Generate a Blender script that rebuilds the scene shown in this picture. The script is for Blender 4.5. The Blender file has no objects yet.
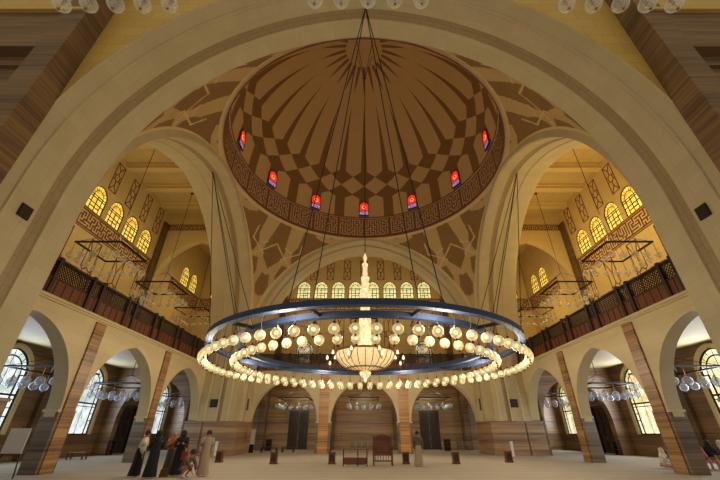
import bpy, math, random
from mathutils import Vector, Matrix
from mathutils.geometry import tessellate_polygon
random.seed(7)
PI = math.pi
sc = bpy.context.scene
COL = sc.collection
CY = 22.5            # distance from the camera to the axis of the dome
EYE = 1.6
HALF = 11.5          # half side of the domed square
ARC = 14.6           # arcade plane
OUT = 23.1           # outer wall plane
ZC = 24.6            # bay ceiling

# ------------------------------------------------------------------ node expressions
class E:
    nt = None
    def __init__(s, k): s.k = k
    @staticmethod
    def m(op, *a):
        n = E.nt.nodes.new('ShaderNodeMath'); n.operation = op
        for i, v in enumerate(a):
            if isinstance(v, E): E.nt.links.new(v.k, n.inputs[i])
            else: n.inputs[i].default_value = v
        return E(n.outputs[0])
    def __add__(s, o): return E.m('ADD', s, o)
    def __radd__(s, o): return E.m('ADD', o, s)
    def __sub__(s, o): return E.m('SUBTRACT', s, o)
    def __rsub__(s, o): return E.m('SUBTRACT', o, s)
    def __mul__(s, o): return E.m('MULTIPLY', s, o)
    def __rmul__(s, o): return E.m('MULTIPLY', o, s)
    def __truediv__(s, o): return E.m('DIVIDE', s, o)
    def __lt__(s, o): return E.m('LESS_THAN', s, o)
    def __gt__(s, o): return E.m('GREATER_THAN', s, o)
    def fr(s): return E.m('FRACT', s)
    def ab(s): return E.m('ABSOLUTE', s)
    def cl(s):
        r = E.m('ADD', s, 0.0); r.k.node.use_clamp = True; return r

def newmat(name):
    m = bpy.data.materials.new(name); m.use_nodes = True
    nt = m.node_tree; E.nt = nt
    return m, nt, nt.nodes['Principled BSDF']
def lin(c):
    return tuple((x/255/12.92 if x/255 <= .04045 else ((x/255+.055)/1.055)**2.4) for x in c) + (1,)
def coords(nt, out='Object'):
    t = nt.nodes.new('ShaderNodeTexCoord'); s = nt.nodes.new('ShaderNodeSeparateXYZ')
    nt.links.new(t.outputs[out], s.inputs[0])
    return t.outputs[out], E(s.outputs[0]), E(s.outputs[1]), E(s.outputs[2])
def mixc(nt, f, a, b):
    n = nt.nodes.new('ShaderNodeMix'); n.data_type = 'RGBA'
    for s, v in ((n.inputs[0], f), (n.inputs[6], a), (n.inputs[7], b)):
        if isinstance(v, E): nt.links.new(v.k, s)
        elif hasattr(v, 'is_linked'): nt.links.new(v, s)
        else: s.default_value = v
    return n.outputs[2]
def noise(nt, vec, scale=(1, 1, 1), s=1.0, d=3, r=.55):
    mp = nt.nodes.new('ShaderNodeMapping'); mp.inputs['Scale'].default_value = scale
    nt.links.new(vec, mp.inputs[0])
    n = nt.nodes.new('ShaderNodeTexNoise'); n.inputs['Scale'].default_value = s
    n.inputs['Detail'].default_value = d; n.inputs['Roughness'].default_value = r
    nt.links.new(mp.outputs[0], n.inputs[0]); return E(n.outputs[0])
def plain(name, c, rough=.6, metal=0, var=.12, sc_=4, **kw):
    m, nt, b = newmat(name)
    v, x, y, z = coords(nt)
    n = noise(nt, v, s=sc_)
    c0 = lin(c); c1 = tuple(k*(1-var*2) for k in c0[:3])+(1,)
    nt.links.new(mixc(nt, n, c0, c1), b.inputs['Base Color'])
    b.inputs['Roughness'].default_value = rough; b.inputs['Metallic'].default_value = metal
    for k, q in kw.items(): b.inputs[k].default_value = q
    return m
def stone(name, c, c2, w=1.1, h=.55, mortar=None, rough=.65):
    """pale stone blocks, joints follow the surface's own UV"""
    m, nt, b = newmat(name)
    uv, x, y, z = coords(nt, 'UV')
    br = nt.nodes.new('ShaderNodeTexBrick'); nt.links.new(uv, br.inputs[0])
    br.inputs['Color1'].default_value = lin(c); br.inputs['Color2'].default_value = lin(c2)
    br.inputs['Mortar'].default_value = lin(mortar or tuple(k*.82 for k in c))
    br.inputs['Scale'].default_value = 1; br.inputs['Mortar Size'].default_value = .012
    br.inputs['Brick Width'].default_value = w; br.inputs['Row Height'].default_value = h
    ov, *_ = coords(nt)
    n = noise(nt, ov, s=.8, d=5)
    nt.links.new(mixc(nt, (n-.35)*.9, br.outputs[0], tuple(k*.8 for k in lin(c2)[:3])+(1,)), b.inputs['Base Color'])
    b.inputs['Roughness'].default_value = rough
    return m
def marble(name, c0, c1, course=.42, rough=.35, k=1.0):
    """horizontally veined marble courses"""
    m, nt, b = newmat(name)
    v, x, y, z = coords(nt)
    a = noise(nt, v, (.22, .22, 9.0), s=k, d=5, r=.65)
    row = E.m('FLOOR', z/course)
    wn = nt.nodes.new('ShaderNodeTexWhiteNoise'); wn.noise_dimensions = '1D'; nt.links.new(row.k, wn.inputs['W'])
    f = ((a-.36)*3.0 + (E(wn.outputs[0])-.5)*.6).cl()
    col = mixc(nt, f, lin(c0), lin(c1))
    joint = (z/course).fr() < .08
    nt.links.new(mixc(nt, joint*.5, col, tuple(q*.6 for q in lin(c0)[:3])+(1,)), b.inputs['Base Color'])
    b.inputs['Roughness'].default_value = rough
    return m
def emit(name, c, s, c2=None, scale=3.0, rough=.4):
    m, nt, b = newmat(name)
    v, x, y, z = coords(nt)
    if c2:
        vo = nt.nodes.new('ShaderNodeTexVoronoi'); vo.inputs['Scale'].default_value = scale; nt.links.new(v, vo.inputs[0])
        sp = nt.nodes.new('ShaderNodeSeparateColor'); nt.links.new(vo.outputs['Color'], sp.inputs[0])
        o = mixc(nt, E(sp.outputs[0]), lin(c), lin(c2))
        nt.links.new(o, b.inputs['Emission Color']); nt.links.new(o, b.inputs['Base Color'])
    else:
        b.inputs['Emission Color'].default_value = lin(c); b.inputs['Base Color'].default_value = lin(c)
    b.inputs['Emission Strength'].default_value = s; b.inputs['Roughness'].default_value = rough
    return m

M = {}
M['cream'] = stone('cream_stone', (206, 186, 140), (202, 181, 134), mortar=(192, 172, 126))
M['arch'] = stone('arch_stone', (190, 172, 130), (184, 165, 122), .62, 1.2, (178, 160, 118))
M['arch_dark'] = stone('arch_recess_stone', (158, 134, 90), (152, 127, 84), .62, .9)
M['spandrel'] = stone('ochre_stone', (200, 160, 70), (194, 152, 64), 1.2, .6)
M['gold'] = stone('golden_plaster', (208, 180, 118), (200, 172, 110), 2.2, 1.1)
M['beam'] = plain('cream_beam', (226, 196, 128), .6)
M['marble'] = marble('brown_marble', (170, 136, 96), (104, 76, 50))
M['marble_dark'] = marble('dark_brown_marble', (112, 88, 60), (66, 48, 34))
M['marble_grey'] = marble('grey_brown_marble', (132, 112, 88), (84, 68, 52))
M['marble_orange'] = marble('orange_marble', (174, 130, 80), (100, 70, 42), .36)
M['marble_orange_lit'] = marble('orange_marble_lit', (206, 150, 84), (134, 86, 44), .36)  # brighter copy of the orange marble, warm light on the far strips painted in
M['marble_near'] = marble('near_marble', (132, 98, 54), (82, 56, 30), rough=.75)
M['marble_aisle'] = marble('aisle_marble', (138, 106, 72), (84, 60, 40))
M['wood'] = plain('red_brown_wood', (116, 60, 28), .4, var=.25, sc_=6)
M['dark_wood'] = plain('dark_wood', (52, 30, 20), .4, var=.25, sc_=6)
M['line'] = plain('maroon_line_inlay', (112, 52, 30), .6)
M['band_base'] = plain('tan_band_ground', (206, 170, 120), .7)
M['band_line'] = plain('red_brown_lettering', (128, 78, 52), .7)
M['black'] = plain('black_metal', (26, 24, 22), .45, .3)
M['steel'] = plain('blue_grey_steel', (42, 60, 92), .75, .0, var=.04)
M['brass'] = plain('brass', (150, 112, 52), .35, .8)
M['white'] = plain('white_paint', (222, 214, 206), .6, var=.04)
M['skin'] = plain('skin', (176, 122, 92), .6, var=.05)
M['grey_metal'] = plain('grey_metal', (128, 120, 108), .5, .3)
M['cloth_black'] = plain('black_cloth', (20, 20, 24), .9)
M['cloth_white'] = plain('cream_cloth', (206, 194, 172), .9)
M['cloth_beige'] = plain('beige_cloth', (164, 142, 112), .9)
M['cloth_red'] = plain('red_cloth', (150, 34, 30), .8)
M['cloth_pink'] = plain('pink_cloth', (196, 120, 128), .9)
M['cloth_brown'] = plain('brown_cloth', (96, 76, 56), .9)
M['cloth_orange'] = plain('orange_skin_top', (170, 96, 56), .9)
M['hair'] = plain('black_hair', (22, 16, 14), .7)
M['pane_gold'] = emit('golden_glass', (255, 226, 110), .95, (206, 150, 44), 3.5)
M['pane_pale'] = emit('pale_glass', (250, 244, 180), .9, (196, 196, 116), 3.5)
M['pane_day'] = emit('daylight_glass', (240, 248, 255), 1.0, (176, 196, 190), 2.6)
M['pane_day_warm'] = emit('daylight_glass_warm', (255, 250, 225), 1.05, (214, 200, 130), 2.6)
M['pane_dim'] = emit('dim_daylight_glass', (236, 226, 190), .6, (110, 96, 70), 3.5)
M['pane_red'] = emit('red_glass', (255, 60, 34), .85, (232, 30, 40), 7)
M['pane_violet'] = emit('violet_glass', (190, 160, 220), .7, (90, 60, 150), 9)
M['pane_yellow'] = emit('yellow_glass', (255, 190, 90), .9)
M['bulb'] = emit('lit_bulb', (255, 244, 215), 1.25)
M['crystal'] = emit('lit_crystal', (255, 238, 196), .95, (206, 166, 112), 9)
M['crystal_bowl'] = emit('amber_crystal_bowl', (255, 232, 176), .66, (222, 184, 126), 13)
M['candle'] = emit('lit_candle_lamp', (255, 240, 210), 1.0)

def glass(name, tint, alpha, em, estr, rough=.08):
    m, nt, b = newmat(name)
    v, x, y, z = coords(nt)
    # pressed ribs of the shade, running from pole to pole
    a = (E.m('ARCTAN2', y, x)*(12/PI)).fr()
    rib = (a-.5).ab() > .36
    b.inputs['Base Color'].default_value = lin(tint)
    b.inputs['Roughness'].default_value = rough
    b.inputs['Emission Color'].default_value = lin(em)
    b.inputs['Emission Strength'].default_value = estr
    lw = nt.nodes.new('ShaderNodeLayerWeight'); lw.inputs[0].default_value = .5
    edge = E.m('POWER', E(lw.outputs['Facing']), 2.5)   # thin blown glass reads denser where it is seen edge-on
    nt.links.new((rib*.12+alpha+edge*.6).cl().k, b.inputs['Alpha'])
    return m
M['globe_lit'] = glass('lit_ribbed_glass', (236, 218, 168), .42, (255, 224, 160), .27)
M['globe_clear'] = glass('clear_ribbed_glass', (240, 234, 216), .3, (0, 0, 0), 0)
M['globe_daylit'] = glass('clear_ribbed_glass_daylit', (200, 216, 240), .3, (0, 0, 0), 0)  # same clear glass, reflected daylight put in as a blue tint

# dome shell: light ribs, dark wedges, a row of diamonds
def dome_mat():
    m, nt, b = newmat('dome_ribbed_paint')
    v, x, y, z = coords(nt)
    ang = E.m('ARCTAN2', x, y)*(12/PI)+.5          # 24 periods; whole numbers at dark columns
    s = ((ang.fr()-.5).ab()*2)
    s = 1.0-s                                       # 1 at dark centre after flip
    s = (ang.fr()-.5).ab()*2.0                      # 0 mid period, 1 at its ends
    s = 1.0-s
    r = E.m('SQRT', x*x+y*y)
    low = (z < 26.9)*(s < E.m('MINIMUM', (26.9-z)*1.4, .6))
    dia = ((z-28.1).ab()/1.1 + s) < 1.0
    wr = (.7+(1.0-((r-5.4)/5.0).cl())*.3)
    rib = (z > 29.2)*(s < E.m('MINIMUM', (z-29.2)*1.1, wr))
    tear = (r < 4.6)*(r > 2.0)*(s > (1.0-(4.6-r)*.24))
    light = E.m('MAXIMUM', E.m('MAXIMUM', low, dia), rib)*(1.0-tear)
    n = noise(nt, v, s=1.4, d=4)
    spk = noise(nt, v, s=9, d=2)
    lc = mixc(nt, n, lin((208, 174, 118)), lin((196, 160, 104)))
    dc = mixc(nt, n, lin((140, 102, 50)), lin((124, 88, 42)))
    nt.links.new(mixc(nt, light, dc, lc), b.inputs['Base Color'])
    b.inputs['Roughness'].default_value = .8
    return m
M['dome'] = dome_mat()
M['pend_light'] = plain('pendentive_tan_paint', (190, 158, 100), .8, sc_=1)
M['pend_dark'] = plain('pendentive_brown_paint', (134, 98, 48), .8, sc_=1)
M['pend_line'] = plain('pendentive_pale_line', (206, 178, 122), .8, sc_=1)

def carpet():
    m, nt, b = newmat('prayer_carpet')
    v, x, y, z = coords(nt)
    f = (y/1.25).fr()
    stripe = (f < .1)
    n = noise(nt, v, s=.6, d=5); n2 = noise(nt, v, s=60, d=2)
    c = mixc(nt, n, lin((168, 154, 130)), lin((152, 140, 118)))
    c = mixc(nt, n2*.25, c, lin((150, 140, 122)))
    nt.links.new(mixc(nt, stripe*.55, c, lin((112, 96, 78))), b.inputs['Base Color'])
    b.inputs['Roughness'].default_value = .95
    return m
M['carpet'] = carpet()

# ------------------------------------------------------------------ mesh builder
class MB:
    def __init__(s): s.v = []; s.f = []; s.m = []; s.uv = []
    def face(s, pts, mi=0, uv=None):
        k = len(s.v); s.v += [tuple(p) for p in pts]
        s.f.append(tuple(range(k, k+len(pts)))); s.m.append(mi)
        if uv is None:
            a, b_, c = Vector(pts[0]), Vector(pts[1]), Vector(pts[2])
            n = (b_-a).cross(c-a); n = (abs(n.x), abs(n.y), abs(n.z))
            if n[2] >= n[0] and n[2] >= n[1]: uv = [(p[0], p[1]) for p in pts]
            elif n[0] > n[1]: uv = [(p[1], p[2]) for p in pts]
            else: uv = [(p[0], p[2]) for p in pts]
        s.uv.append(uv)
    def box(s, x0, x1, y0, y1, z0, z1, mi=0):
        if x0 > x1: x0, x1 = x1, x0
        if y0 > y1: y0, y1 = y1, y0
        P = [(x, y, z) for z in (z0, z1) for y in (y0, y1) for x in (x0, x1)]
        for q in ((0, 2, 3, 1), (4, 5, 7, 6), (0, 1, 5, 4), (2, 6, 7, 3), (0, 4, 6, 2), (1, 3, 7, 5)):
            s.face([P[i] for i in q], mi)
        return s
    def bar(s, a, b, r, n=6, mi=0, r2=None):
        a = Vector(a); b = Vector(b); d = (b-a)
        if d.length < 1e-6: return s
        d.normalize(); u = d.orthogonal().normalized(); w = d.cross(u); r2 = r if r2 is None else r2
        A = [a+(u*math.cos(2*PI*i/n+PI/4)+w*math.sin(2*PI*i/n+PI/4))*r for i in range(n)]
        B = [b+(u*math.cos(2*PI*i/n+PI/4)+w*math.sin(2*PI*i/n+PI/4))*r2 for i in range(n)]
        for i in range(n):
            j = (i+1) % n; s.face([A[i], A[j], B[j], B[i]], mi)
        s.face(A[::-1], mi); s.face(B, mi); return s
    def path(s, pts, r, n=6, mi=0):
        for i in range(len(pts)-1): s.bar(pts[i], pts[i+1], r, n, mi)
        return s
    def lathe(s, prof, n=24, c=(0, 0, 0), mi=0, flute=0, ax=1):
        def P(r, z, i):
            t = 2*PI*i/n; rr = r*(1+flute*(1 if i % 2 else -1))
            return (c[0]+rr*math.cos(t)*ax, c[1]+rr*math.sin(t), c[2]+z)
        for k in range(len(prof)-1):
            (r0, z0), (r1, z1) = prof[k], prof[k+1]
            for i in range(n):
                if r0 < 1e-5 and r1 < 1e-5: continue
                if r0 < 1e-5: s.face([P(r0, z0, i), P(r1, z1, i+1), P(r1, z1, i)][::1], mi)
                elif r1 < 1e-5: s.face([P(r0, z0, i), P(r0, z0, i+1), P(r1, z1, i)], mi)
                else: s.face([P(r0, z0, i), P(r0, z0, i+1), P(r1, z1, i+1), P(r1, z1, i)], mi)
        return s
    def sphere(s, c, r, n=12, m=8, sx=1, sy=1, sz=1, mi=0):
        for k in range(m):
            for i in range(n):
                q = []
                for (kk, ii) in ((k, i), (k, i+1), (k+1, i+1), (k+1, i)):
                    th = PI*kk/m; ph = 2*PI*ii/n
                    p = (c[0]+r*sx*math.sin(th)*math.cos(ph), c[1]+r*sy*math.sin(th)*math.sin(ph), c[2]-r*sz*math.cos(th))
                    if not q or (Vector(p)-Vector(q[-1])).length > 1e-6: q.append(p)
                if len(q) > 2 and (Vector(q[0])-Vector(q[-1])).length < 1e-6: q.pop()
                if len(q) > 2: s.face(q, mi)
        return s
    def prism(s, loops, fn, d0, d1, mi=0, mi_side=None):
        """2D outline with holes, fn(u,v,d)->xyz, between depths d0 and d1"""
        if mi_side is None: mi_side = mi
        P = [p for l in loops for p in l]
        tr = tessellate_polygon([[Vector((p[0], p[1], 0)) for p in l] for l in loops])
        for t in tr:
            for d in (d0, d1):
                s.face([fn(P[i][0], P[i][1], d) for i in t], mi, [(P[i][0], P[i][1]) for i in t])
        for l in loops:
            n = len(l); acc = 0
            for i in range(n):
                a, b = l[i], l[(i+1) % n]; L = math.hypot(b[0]-a[0], b[1]-a[1])
                s.face([fn(a[0], a[1], d0), fn(b[0], b[1], d0), fn(b[0], b[1], d1), fn(a[0], a[1], d1)], mi_side,
                       [(acc, d0), (acc+L, d0), (acc+L, d1), (acc, d1)])
                acc += L
        return s
    def mesh(s, name, mats, smooth=False, weld=False):
        me = bpy.data.meshes.new(name); me.from_pydata(s.v, [], s.f)
        for m in (mats if isinstance(mats, (list, tuple)) else [mats]): me.materials.append(m)
        me.polygons.foreach_set('material_index', s.m)
        ul = me.uv_layers.new(name='UVMap')
        ul.data.foreach_set('uv', [c for f in s.uv for p in f for c in p])
        if smooth or weld:
            import bmesh
            bm = bmesh.new(); bm.from_mesh(me)
            bmesh.ops.remove_doubles(bm, verts=bm.verts, dist=1e-4)
            bmesh.ops.recalc_face_normals(bm, faces=bm.faces)
            bm.to_mesh(me); bm.free()
        if smooth: me.polygons.foreach_set('use_smooth', [True]*len(me.polygons))
        me.update(); return me
def link(name, me, parent=None):
    o = bpy.data.objects.new(name, me); COL.objects.link(o)
    if parent: o.parent = parent
    return o
def build(name, mb, mats, parent=None, smooth=False, weld=False):
    return link(name, mb.mesh(name, mats, smooth, weld), parent)
def tag(o, label, cat=None, group=None, kind=None):
    if label: o['label'] = label
    if cat: o['category'] = cat
    if group: o['group'] = group
    if kind: o['kind'] = kind
    return o
def empty(name, label, cat, loc=(0, 0, 0), rz=0, group=None, kind=None):
    o = bpy.data.objects.new(name, None); COL.objects.link(o)
    o.location = loc; o.rotation_euler = (0, 0, rz)
    return tag(o, label, cat, group, kind)
def copy_tree(o, parent=None):
    c = o.copy(); COL.objects.link(c); c.parent = parent
    for ch in [k for k in bpy.data.objects if k.parent == o]: copy_tree(ch, c)
    return c
def relabel(o, label):
    o['label'] = label; return o
ROT = {'far': 0, 'left': PI/2, 'right': -PI/2, 'near': PI}
def side(o, sd):
    o.location = (0, CY, 0); o.rotation_euler = (0, 0, ROT[sd]); return o
def W(sd, x, y, z=0):
    """local point of a side (x along the wall, y outward) to world"""
    a = ROT[sd]; return (x*math.cos(a)-y*math.sin(a), CY+x*math.sin(a)+y*math.cos(a), z)

def arch(a, zs, za, n=20, cx=0):
    """pointed arch from right springing to left springing"""
    H = za-zs; d = (H*H-a*a)/(2*a); R = a+d; tm = math.acos(max(-1, min(1, d/R)))
    if H <= a: d = 0; R = a; tm = PI/2
    rt = [(cx-d+R*math.cos(tm*i/n), zs+(R*math.sin(tm*i/n) if H > a else H*math.sin(tm*i/n))) for i in range(n+1)]
    return rt+[(2*cx-x, z) for x, z in rt[-2::-1]]
def arch_hole(cx, a, z0, zs, za, n=16):
    return [(cx-a, z0), (cx+a, z0)]+arch(a, zs, za, n, cx) if z0 < zs-1e-6 else arch(a, zs, za, n, cx)
XZ = lambda u, v, d: (u, d, v)
YZ = lambda u, v, d: (d, u, v)

# ------------------------------------------------------------------ great arches, piers, pendentives, dome
ZS = 8.8
def great_arch_mesh(depth=14.62):
    mb = MB()
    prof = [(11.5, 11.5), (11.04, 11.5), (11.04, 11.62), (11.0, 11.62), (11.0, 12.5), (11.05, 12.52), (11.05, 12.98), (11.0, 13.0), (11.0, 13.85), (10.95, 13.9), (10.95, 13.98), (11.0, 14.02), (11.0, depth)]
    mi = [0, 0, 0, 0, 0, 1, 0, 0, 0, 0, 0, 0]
    lines = []
    for a, d in prof:
        H = (21.25-ZS)*a/11.5 if a > 11.3 else 20.9-ZS+(a-11.0)
        c = arch(a, ZS, ZS+H, 36)
        lines.append([(c[0][0], 0.0)]+c+[(c[-1][0], 0.0)])
    n = len(lines[0]); acc = [0]
    for i in range(1, n):
        acc.append(acc[-1]+math.hypot(lines[3][i][0]-lines[3][i-1][0], lines[3][i][1]-lines[3][i-1][1]))
    dd = [0]
    for k in range(1, len(prof)): dd.append(dd[-1]+math.hypot(prof[k][0]-prof[k-1][0], prof[k][1]-prof[k-1][1]))
    for k in range(len(prof)-1):
        for i in range(n-1):
            q = [(lines[k][i], k, i), (lines[k][i+1], k, i+1), (lines[k+1][i+1], k+1, i+1), (lines[k+1][i], k+1, i)]
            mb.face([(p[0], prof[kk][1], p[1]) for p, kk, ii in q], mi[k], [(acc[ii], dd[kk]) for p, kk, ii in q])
    return mb.mesh('great_arch', [M['arch'], M['arch_dark']])
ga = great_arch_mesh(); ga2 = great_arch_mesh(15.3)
def spandrel_mesh():
    mb = MB(); c = arch(11.02, ZS, 20.92, 36)
    mb.prism([[(-11.5, 0), (-11.02, 0)]+c[::-1]+[(11.02, 0), (11.5, 0), (11.5, ZC), (-11.5, ZC)]], XZ, 14.35, 14.6)
    return mb
sp = spandrel_mesh().mesh('wall_spandrel', M['spandrel'])
sp2 = spandrel_mesh().mesh('wall_spandrel_gold', M['gold'])
where = {'far': 'far end of the domed hall', 'left': 'left of the domed hall', 'right': 'right of the domed hall', 'near': 'nearest the viewer, spanning the whole picture'}
for sd in ROT:
    tag(side(link('great_arch', ga if sd == 'near' else ga2), sd), 'great pale stone pointed arch under the dome, '+where[sd], 'arch', kind='structure')
    tag(side(link('wall_'+sd+'_spandrel', sp if sd == 'near' else sp2), sd), 'stone wall over the great arch, '+where[sd], 'wall', kind='structure')
# marble feet and cream core of the four corner piers
for sx, sy, nm in ((-1, -1, 'near left'), (1, -1, 'near right'), (-1, 1, 'far left'), (1, 1, 'far right')):
    mb = MB(); a, b = 11.0, ARC
    mb.box(sx*(a+.5), sx*b, sy*(a+.5), sy*b, 0, 21)
    o = build('corner_pier', mb, M['cream']); o.location = (0, CY, 0)
    tag(o, 'massive cream stone pier carrying the dome, at the '+nm+' corner', 'pier', kind='structure')
    mb = MB(); e = 15.5 if sy > 0 else 14.72
    mb.box(sx*10.95, sx*e, sy*10.95, sy*e, 0, 2.45); mb.box(sx*10.9, sx*(e+.03), sy*10.9, sy*(e+.03), 2.45, 2.55)
    o = build('pier_base', mb, M['marble']); o.location = (0, CY, 0)
    tag(o, 'brown marble cladding round the foot of the '+nm+' pier', 'pier', kind='structure')
    if sy > 0:
        # pilaster bands rising on the pier face that looks at the viewer and on its inner face
        mb = MB()
        for x in (11.9, 12.9, 13.9): mb.box(sx*(x-.06), sx*(x+.06), sy*10.93, sy*11.0, 2.55, 9)
        v1 = MB(); v1.box(-.33, .33, -.06, .02, -.33, .33)
        for k in range(5): v1.box(-.3, .3, -.08, -.06, -.28+k*.13, -.22+k*.13, 1)
        o = build('pier_moulding', mb, M['cream']); o.location = (0, CY, 0)
        tag(o, 'thin raised stone mouldings on the '+nm+' pier', 'moulding', kind='structure')
        o = build('air_vent', v1, [M['black'], M['dark_wood']]); o.location = (sx*13.3, CY+10.95, 3.95)
        tag(o, 'square dark louvred vent on the '+nm+' pier above its marble foot', 'vent', 'vents')
        v2 = MB(); v2.box(-.03, .05, -.16, .16, -.5, .5)
        for k in range(6): v2.box(.05, .07, -.14, .14, -.45+k*.16, -.4+k*.16, 1)
        o = build('air_vent', v2, [M['black'], M['dark_wood']]); o.location = (sx*10.98, CY+13.2, 4.0); o.rotation_euler = (0, 0, 0 if sx < 0 else PI)
        tag(o, 'narrow upright dark slot vent on the inner side of the '+nm+' pier', 'vent', 'vents')
for sx, nm in ((-1, 'left'), (1, 'right')):
    v = MB(); v.box(-.03, .05, -.2, .2, -.22, .22)
    for k in range(5): v.box(.05, .06, -.17, .17, -.19+k*.085, -.15+k*.085, 1)
    o = build('air_vent', v, [M['black'], M['dark_wood']]); o.location = (sx*11.0, 9.15, 7.85); o.rotation_euler = (0, 0, 0 if sx < 0 else PI)
    tag(o, 'square dark louvred vent high in the '+nm+' leg of the nearest arch', 'vent', 'vents')

# pendentive with painted interlace (traced half, mirrored about its diagonal)
TH = math.radians(29.6)
def tocrop(x, y, z):
    h = z-EYE; d = y*math.cos(TH)+h*math.sin(TH)
    return ((364+341*x/d-230)*4, (240-341*(h*math.cos(TH)-y*math.sin(TH))/d-190)*4)
DARK = [[(50, 60), (75, 78), (110, 85), (122, 62), (160, 92), (119, 168), (117, 207), (95, 236), (70, 246), (60, 120)],
        [(208, 122), (260, 138), (225, 222), (190, 300), (150, 318), (126, 246), (150, 207)],
        [(100, 372), (127, 328), (160, 352), (158, 402), (120, 432), (98, 410)],
        [(88, 262), (112, 268), (104, 322), (86, 350)],
        [(62, 8), (80, 30), (66, 44), (56, 20)]]
LINE = [[(117, 142), (94, 187), (132, 250), (128, 262)], [(70, 262), (180, 219), (216, 205), (208, 190)],
        [(84, 250), (84, 440)], [(118, 205), (152, 207)]]
def inside(p, poly):
    c = False; j = len(poly)-1
    for i in range(len(poly)):
        a, b = poly[i], poly[j]
        if (a[1] > p[1]) != (b[1] > p[1]) and p[0] < (b[0]-a[0])*(p[1]-a[1])/(b[1]-a[1])+a[0]: c = not c
        j = i
    return c
def segd(p, a, b):
    dx, dy = b[0]-a[0], b[1]-a[1]; t = max(0, min(1, ((p[0]-a[0])*dx+(p[1]-a[1])*dy)/(dx*dx+dy*dy)))
    return math.hypot(p[0]-a[0]-t*dx, p[1]-a[1]-t*dy)
dE = ((21.25-ZS)**2-11.5**2)/23; RE = 11.5+dE
def pend(phi, s):
    """phi about the corner diagonal, s 0 at the ring to 1 at the arches"""
    e = 11.5/math.cos(PI/4-abs(phi)); off = 11.5*math.tan(PI/4-abs(phi)); rho = 11.5+(e-11.5)*s
    zS = lambda r: 9.2+math.sqrt(max(0, 264.5-r*r))
    ze = ZS+math.sqrt(max(0, RE*RE-(off+dE)**2))
    z = zS(rho)+(1-s)*.45+s*(ze-zS(e))
    return rho, z
def pend_mesh():
    NA, NS = 320, 150; V = []; F = []; MI = []
    for i in range(NA+1):
        phi = -PI/4+PI/2*i/NA
        for j in range(NS+1):
            rho, z = pend(phi, j/NS); t = 3*PI/4+phi          # corner at -x +y
            V.append((rho*math.cos(t), rho*math.sin(t), z))
    for i in range(NA):
        for j in range(NS):
            k = i*(NS+1)+j; F.append((k, k+1, k+NS+2, k+NS+1))
            phi = abs(-PI/4+PI/2*(i+.5)/NA); rho, z = pend(phi, (j+.5)/NS); t = 3*PI/4+phi
            p = tocrop(rho*math.cos(t), CY+rho*math.sin(t), z)
            mi = 0
            if any(inside(p, q) for q in DARK): mi = 1
            if (j+.5)/NS > .93 or rho < 11.68: mi = 2
            for L in LINE:
                for a in range(len(L)-1):
                    if segd(p, L[a], L[a+1]) < 2.6: mi = 2
            MI.append(mi)
    me = bpy.data.meshes.new('pendentive'); me.from_pydata(V, [], F)
    for m in ('pend_light', 'pend_dark', 'pend_line'): me.materials.append(M[m])
    me.polygons.foreach_set('material_index', MI); me.polygons.foreach_set('use_smooth', [True]*len(F)); me.update()
    return me
pm = pend_mesh()
for k, nm in enumerate(('far left', 'near left', 'near right', 'far right')):
    o = link('pendentive', pm); o.location = (0, CY, 0); o.rotation_euler = (0, 0, k*PI/2)
    tag(o, 'curved painted pendentive with tan and brown interlace, '+nm+' corner under the dome', 'pendentive', kind='structure')

# maze lettering strips
def maze(cols, rows, rng, wrap=False):
    """filled cells of a square meander; cols and rows odd"""
    W_, H_ = (cols-1)//2, (rows-1)//2
    openc = set(); seen = {(0, 0)}; st = [(0, 0)]; openc.add((1, 1))
    while st:
        x, y = st[-1]
        nb = [(x+dx, y+dy, dx, dy) for dx, dy in ((1, 0), (-1, 0), (0, 1), (0, -1), (0, 1), (0, -1)) if 0 <= x+dx < W_ and 0 <= y+dy < H_ and (x+dx, y+dy) not in seen]
        if not nb: st.pop(); continue
        nx, ny, dx, dy = rng.choice(nb)
        openc.add((2*x+1+dx, 2*y+1+dy)); openc.add((2*nx+1, 2*ny+1)); seen.add((nx, ny)); st.append((nx, ny))
    runs = []
    for r in range(rows):
        c = 0
        while c < cols:
            if (c, r) in openc: c += 1; continue
            e = c
            while e < cols and (e, r) not in openc: e += 1
            runs.append((c, e, r)); c = e
    return runs
def dome_ring():
    root = empty('dome_ring_band', 'round band of red-brown square lettering at the foot of the dome', 'frieze', (0, CY, 0), kind='structure')
    mb = MB(); mb.lathe([(11.5, 21.1), (11.34, 21.14), (11.34, 21.3), (11.42, 21.32), (11.42, 23.72), (11.34, 23.74), (11.34, 23.9), (11.3, 23.95)], 160)
    build('band_wall', mb, M['band_base'], root, smooth=False)
    mb = MB()
    for z0, z1 in ((21.08, 21.28), (23.76, 23.9)): mb.lathe([(11.36, z0), (11.28, z0), (11.28, z1), (11.36, z1)], 160)
    build('band_moulding', mb, M['band_line'], root)
    rng = random.Random(3); mb = MB(); n = 24
    cell = 2.4/17; per = int(2*PI*11.4/n/cell)|1
    for k in range(n):
        for (a, b, r) in maze(per, 17, rng):
            t0 = 2*PI*k/n; w = 2*PI/n/per; z0 = 21.32+r*cell
            m = max(1, (b-a)//3)
            for q in range(m):
                ta = t0+w*(a+(b-a)*q/m); tb = t0+w*(a+(b-a)*(q+1)/m); R = 11.395
                mb.face([(R*math.cos(ta), R*math.sin(ta), z0), (R*math.cos(tb), R*math.sin(tb), z0), (R*math.cos(tb), R*math.sin(tb), z0+cell), (R*math.cos(ta), R*math.sin(ta), z0+cell)])
    build('lettering', mb, M['band_line'], root)
dome_ring()
mb = MB(); dR = (15.4**2-11.3**2)/(2*11.3); RR = 11.3+dR
prof = []
for i in range(49):
    t = i/48*math.acos(dR/RR); prof.append((max(0, RR*math.cos(t)-dR), 23.9+RR*math.sin(t)))
prof[-1] = (0, prof[-1][1])
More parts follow.
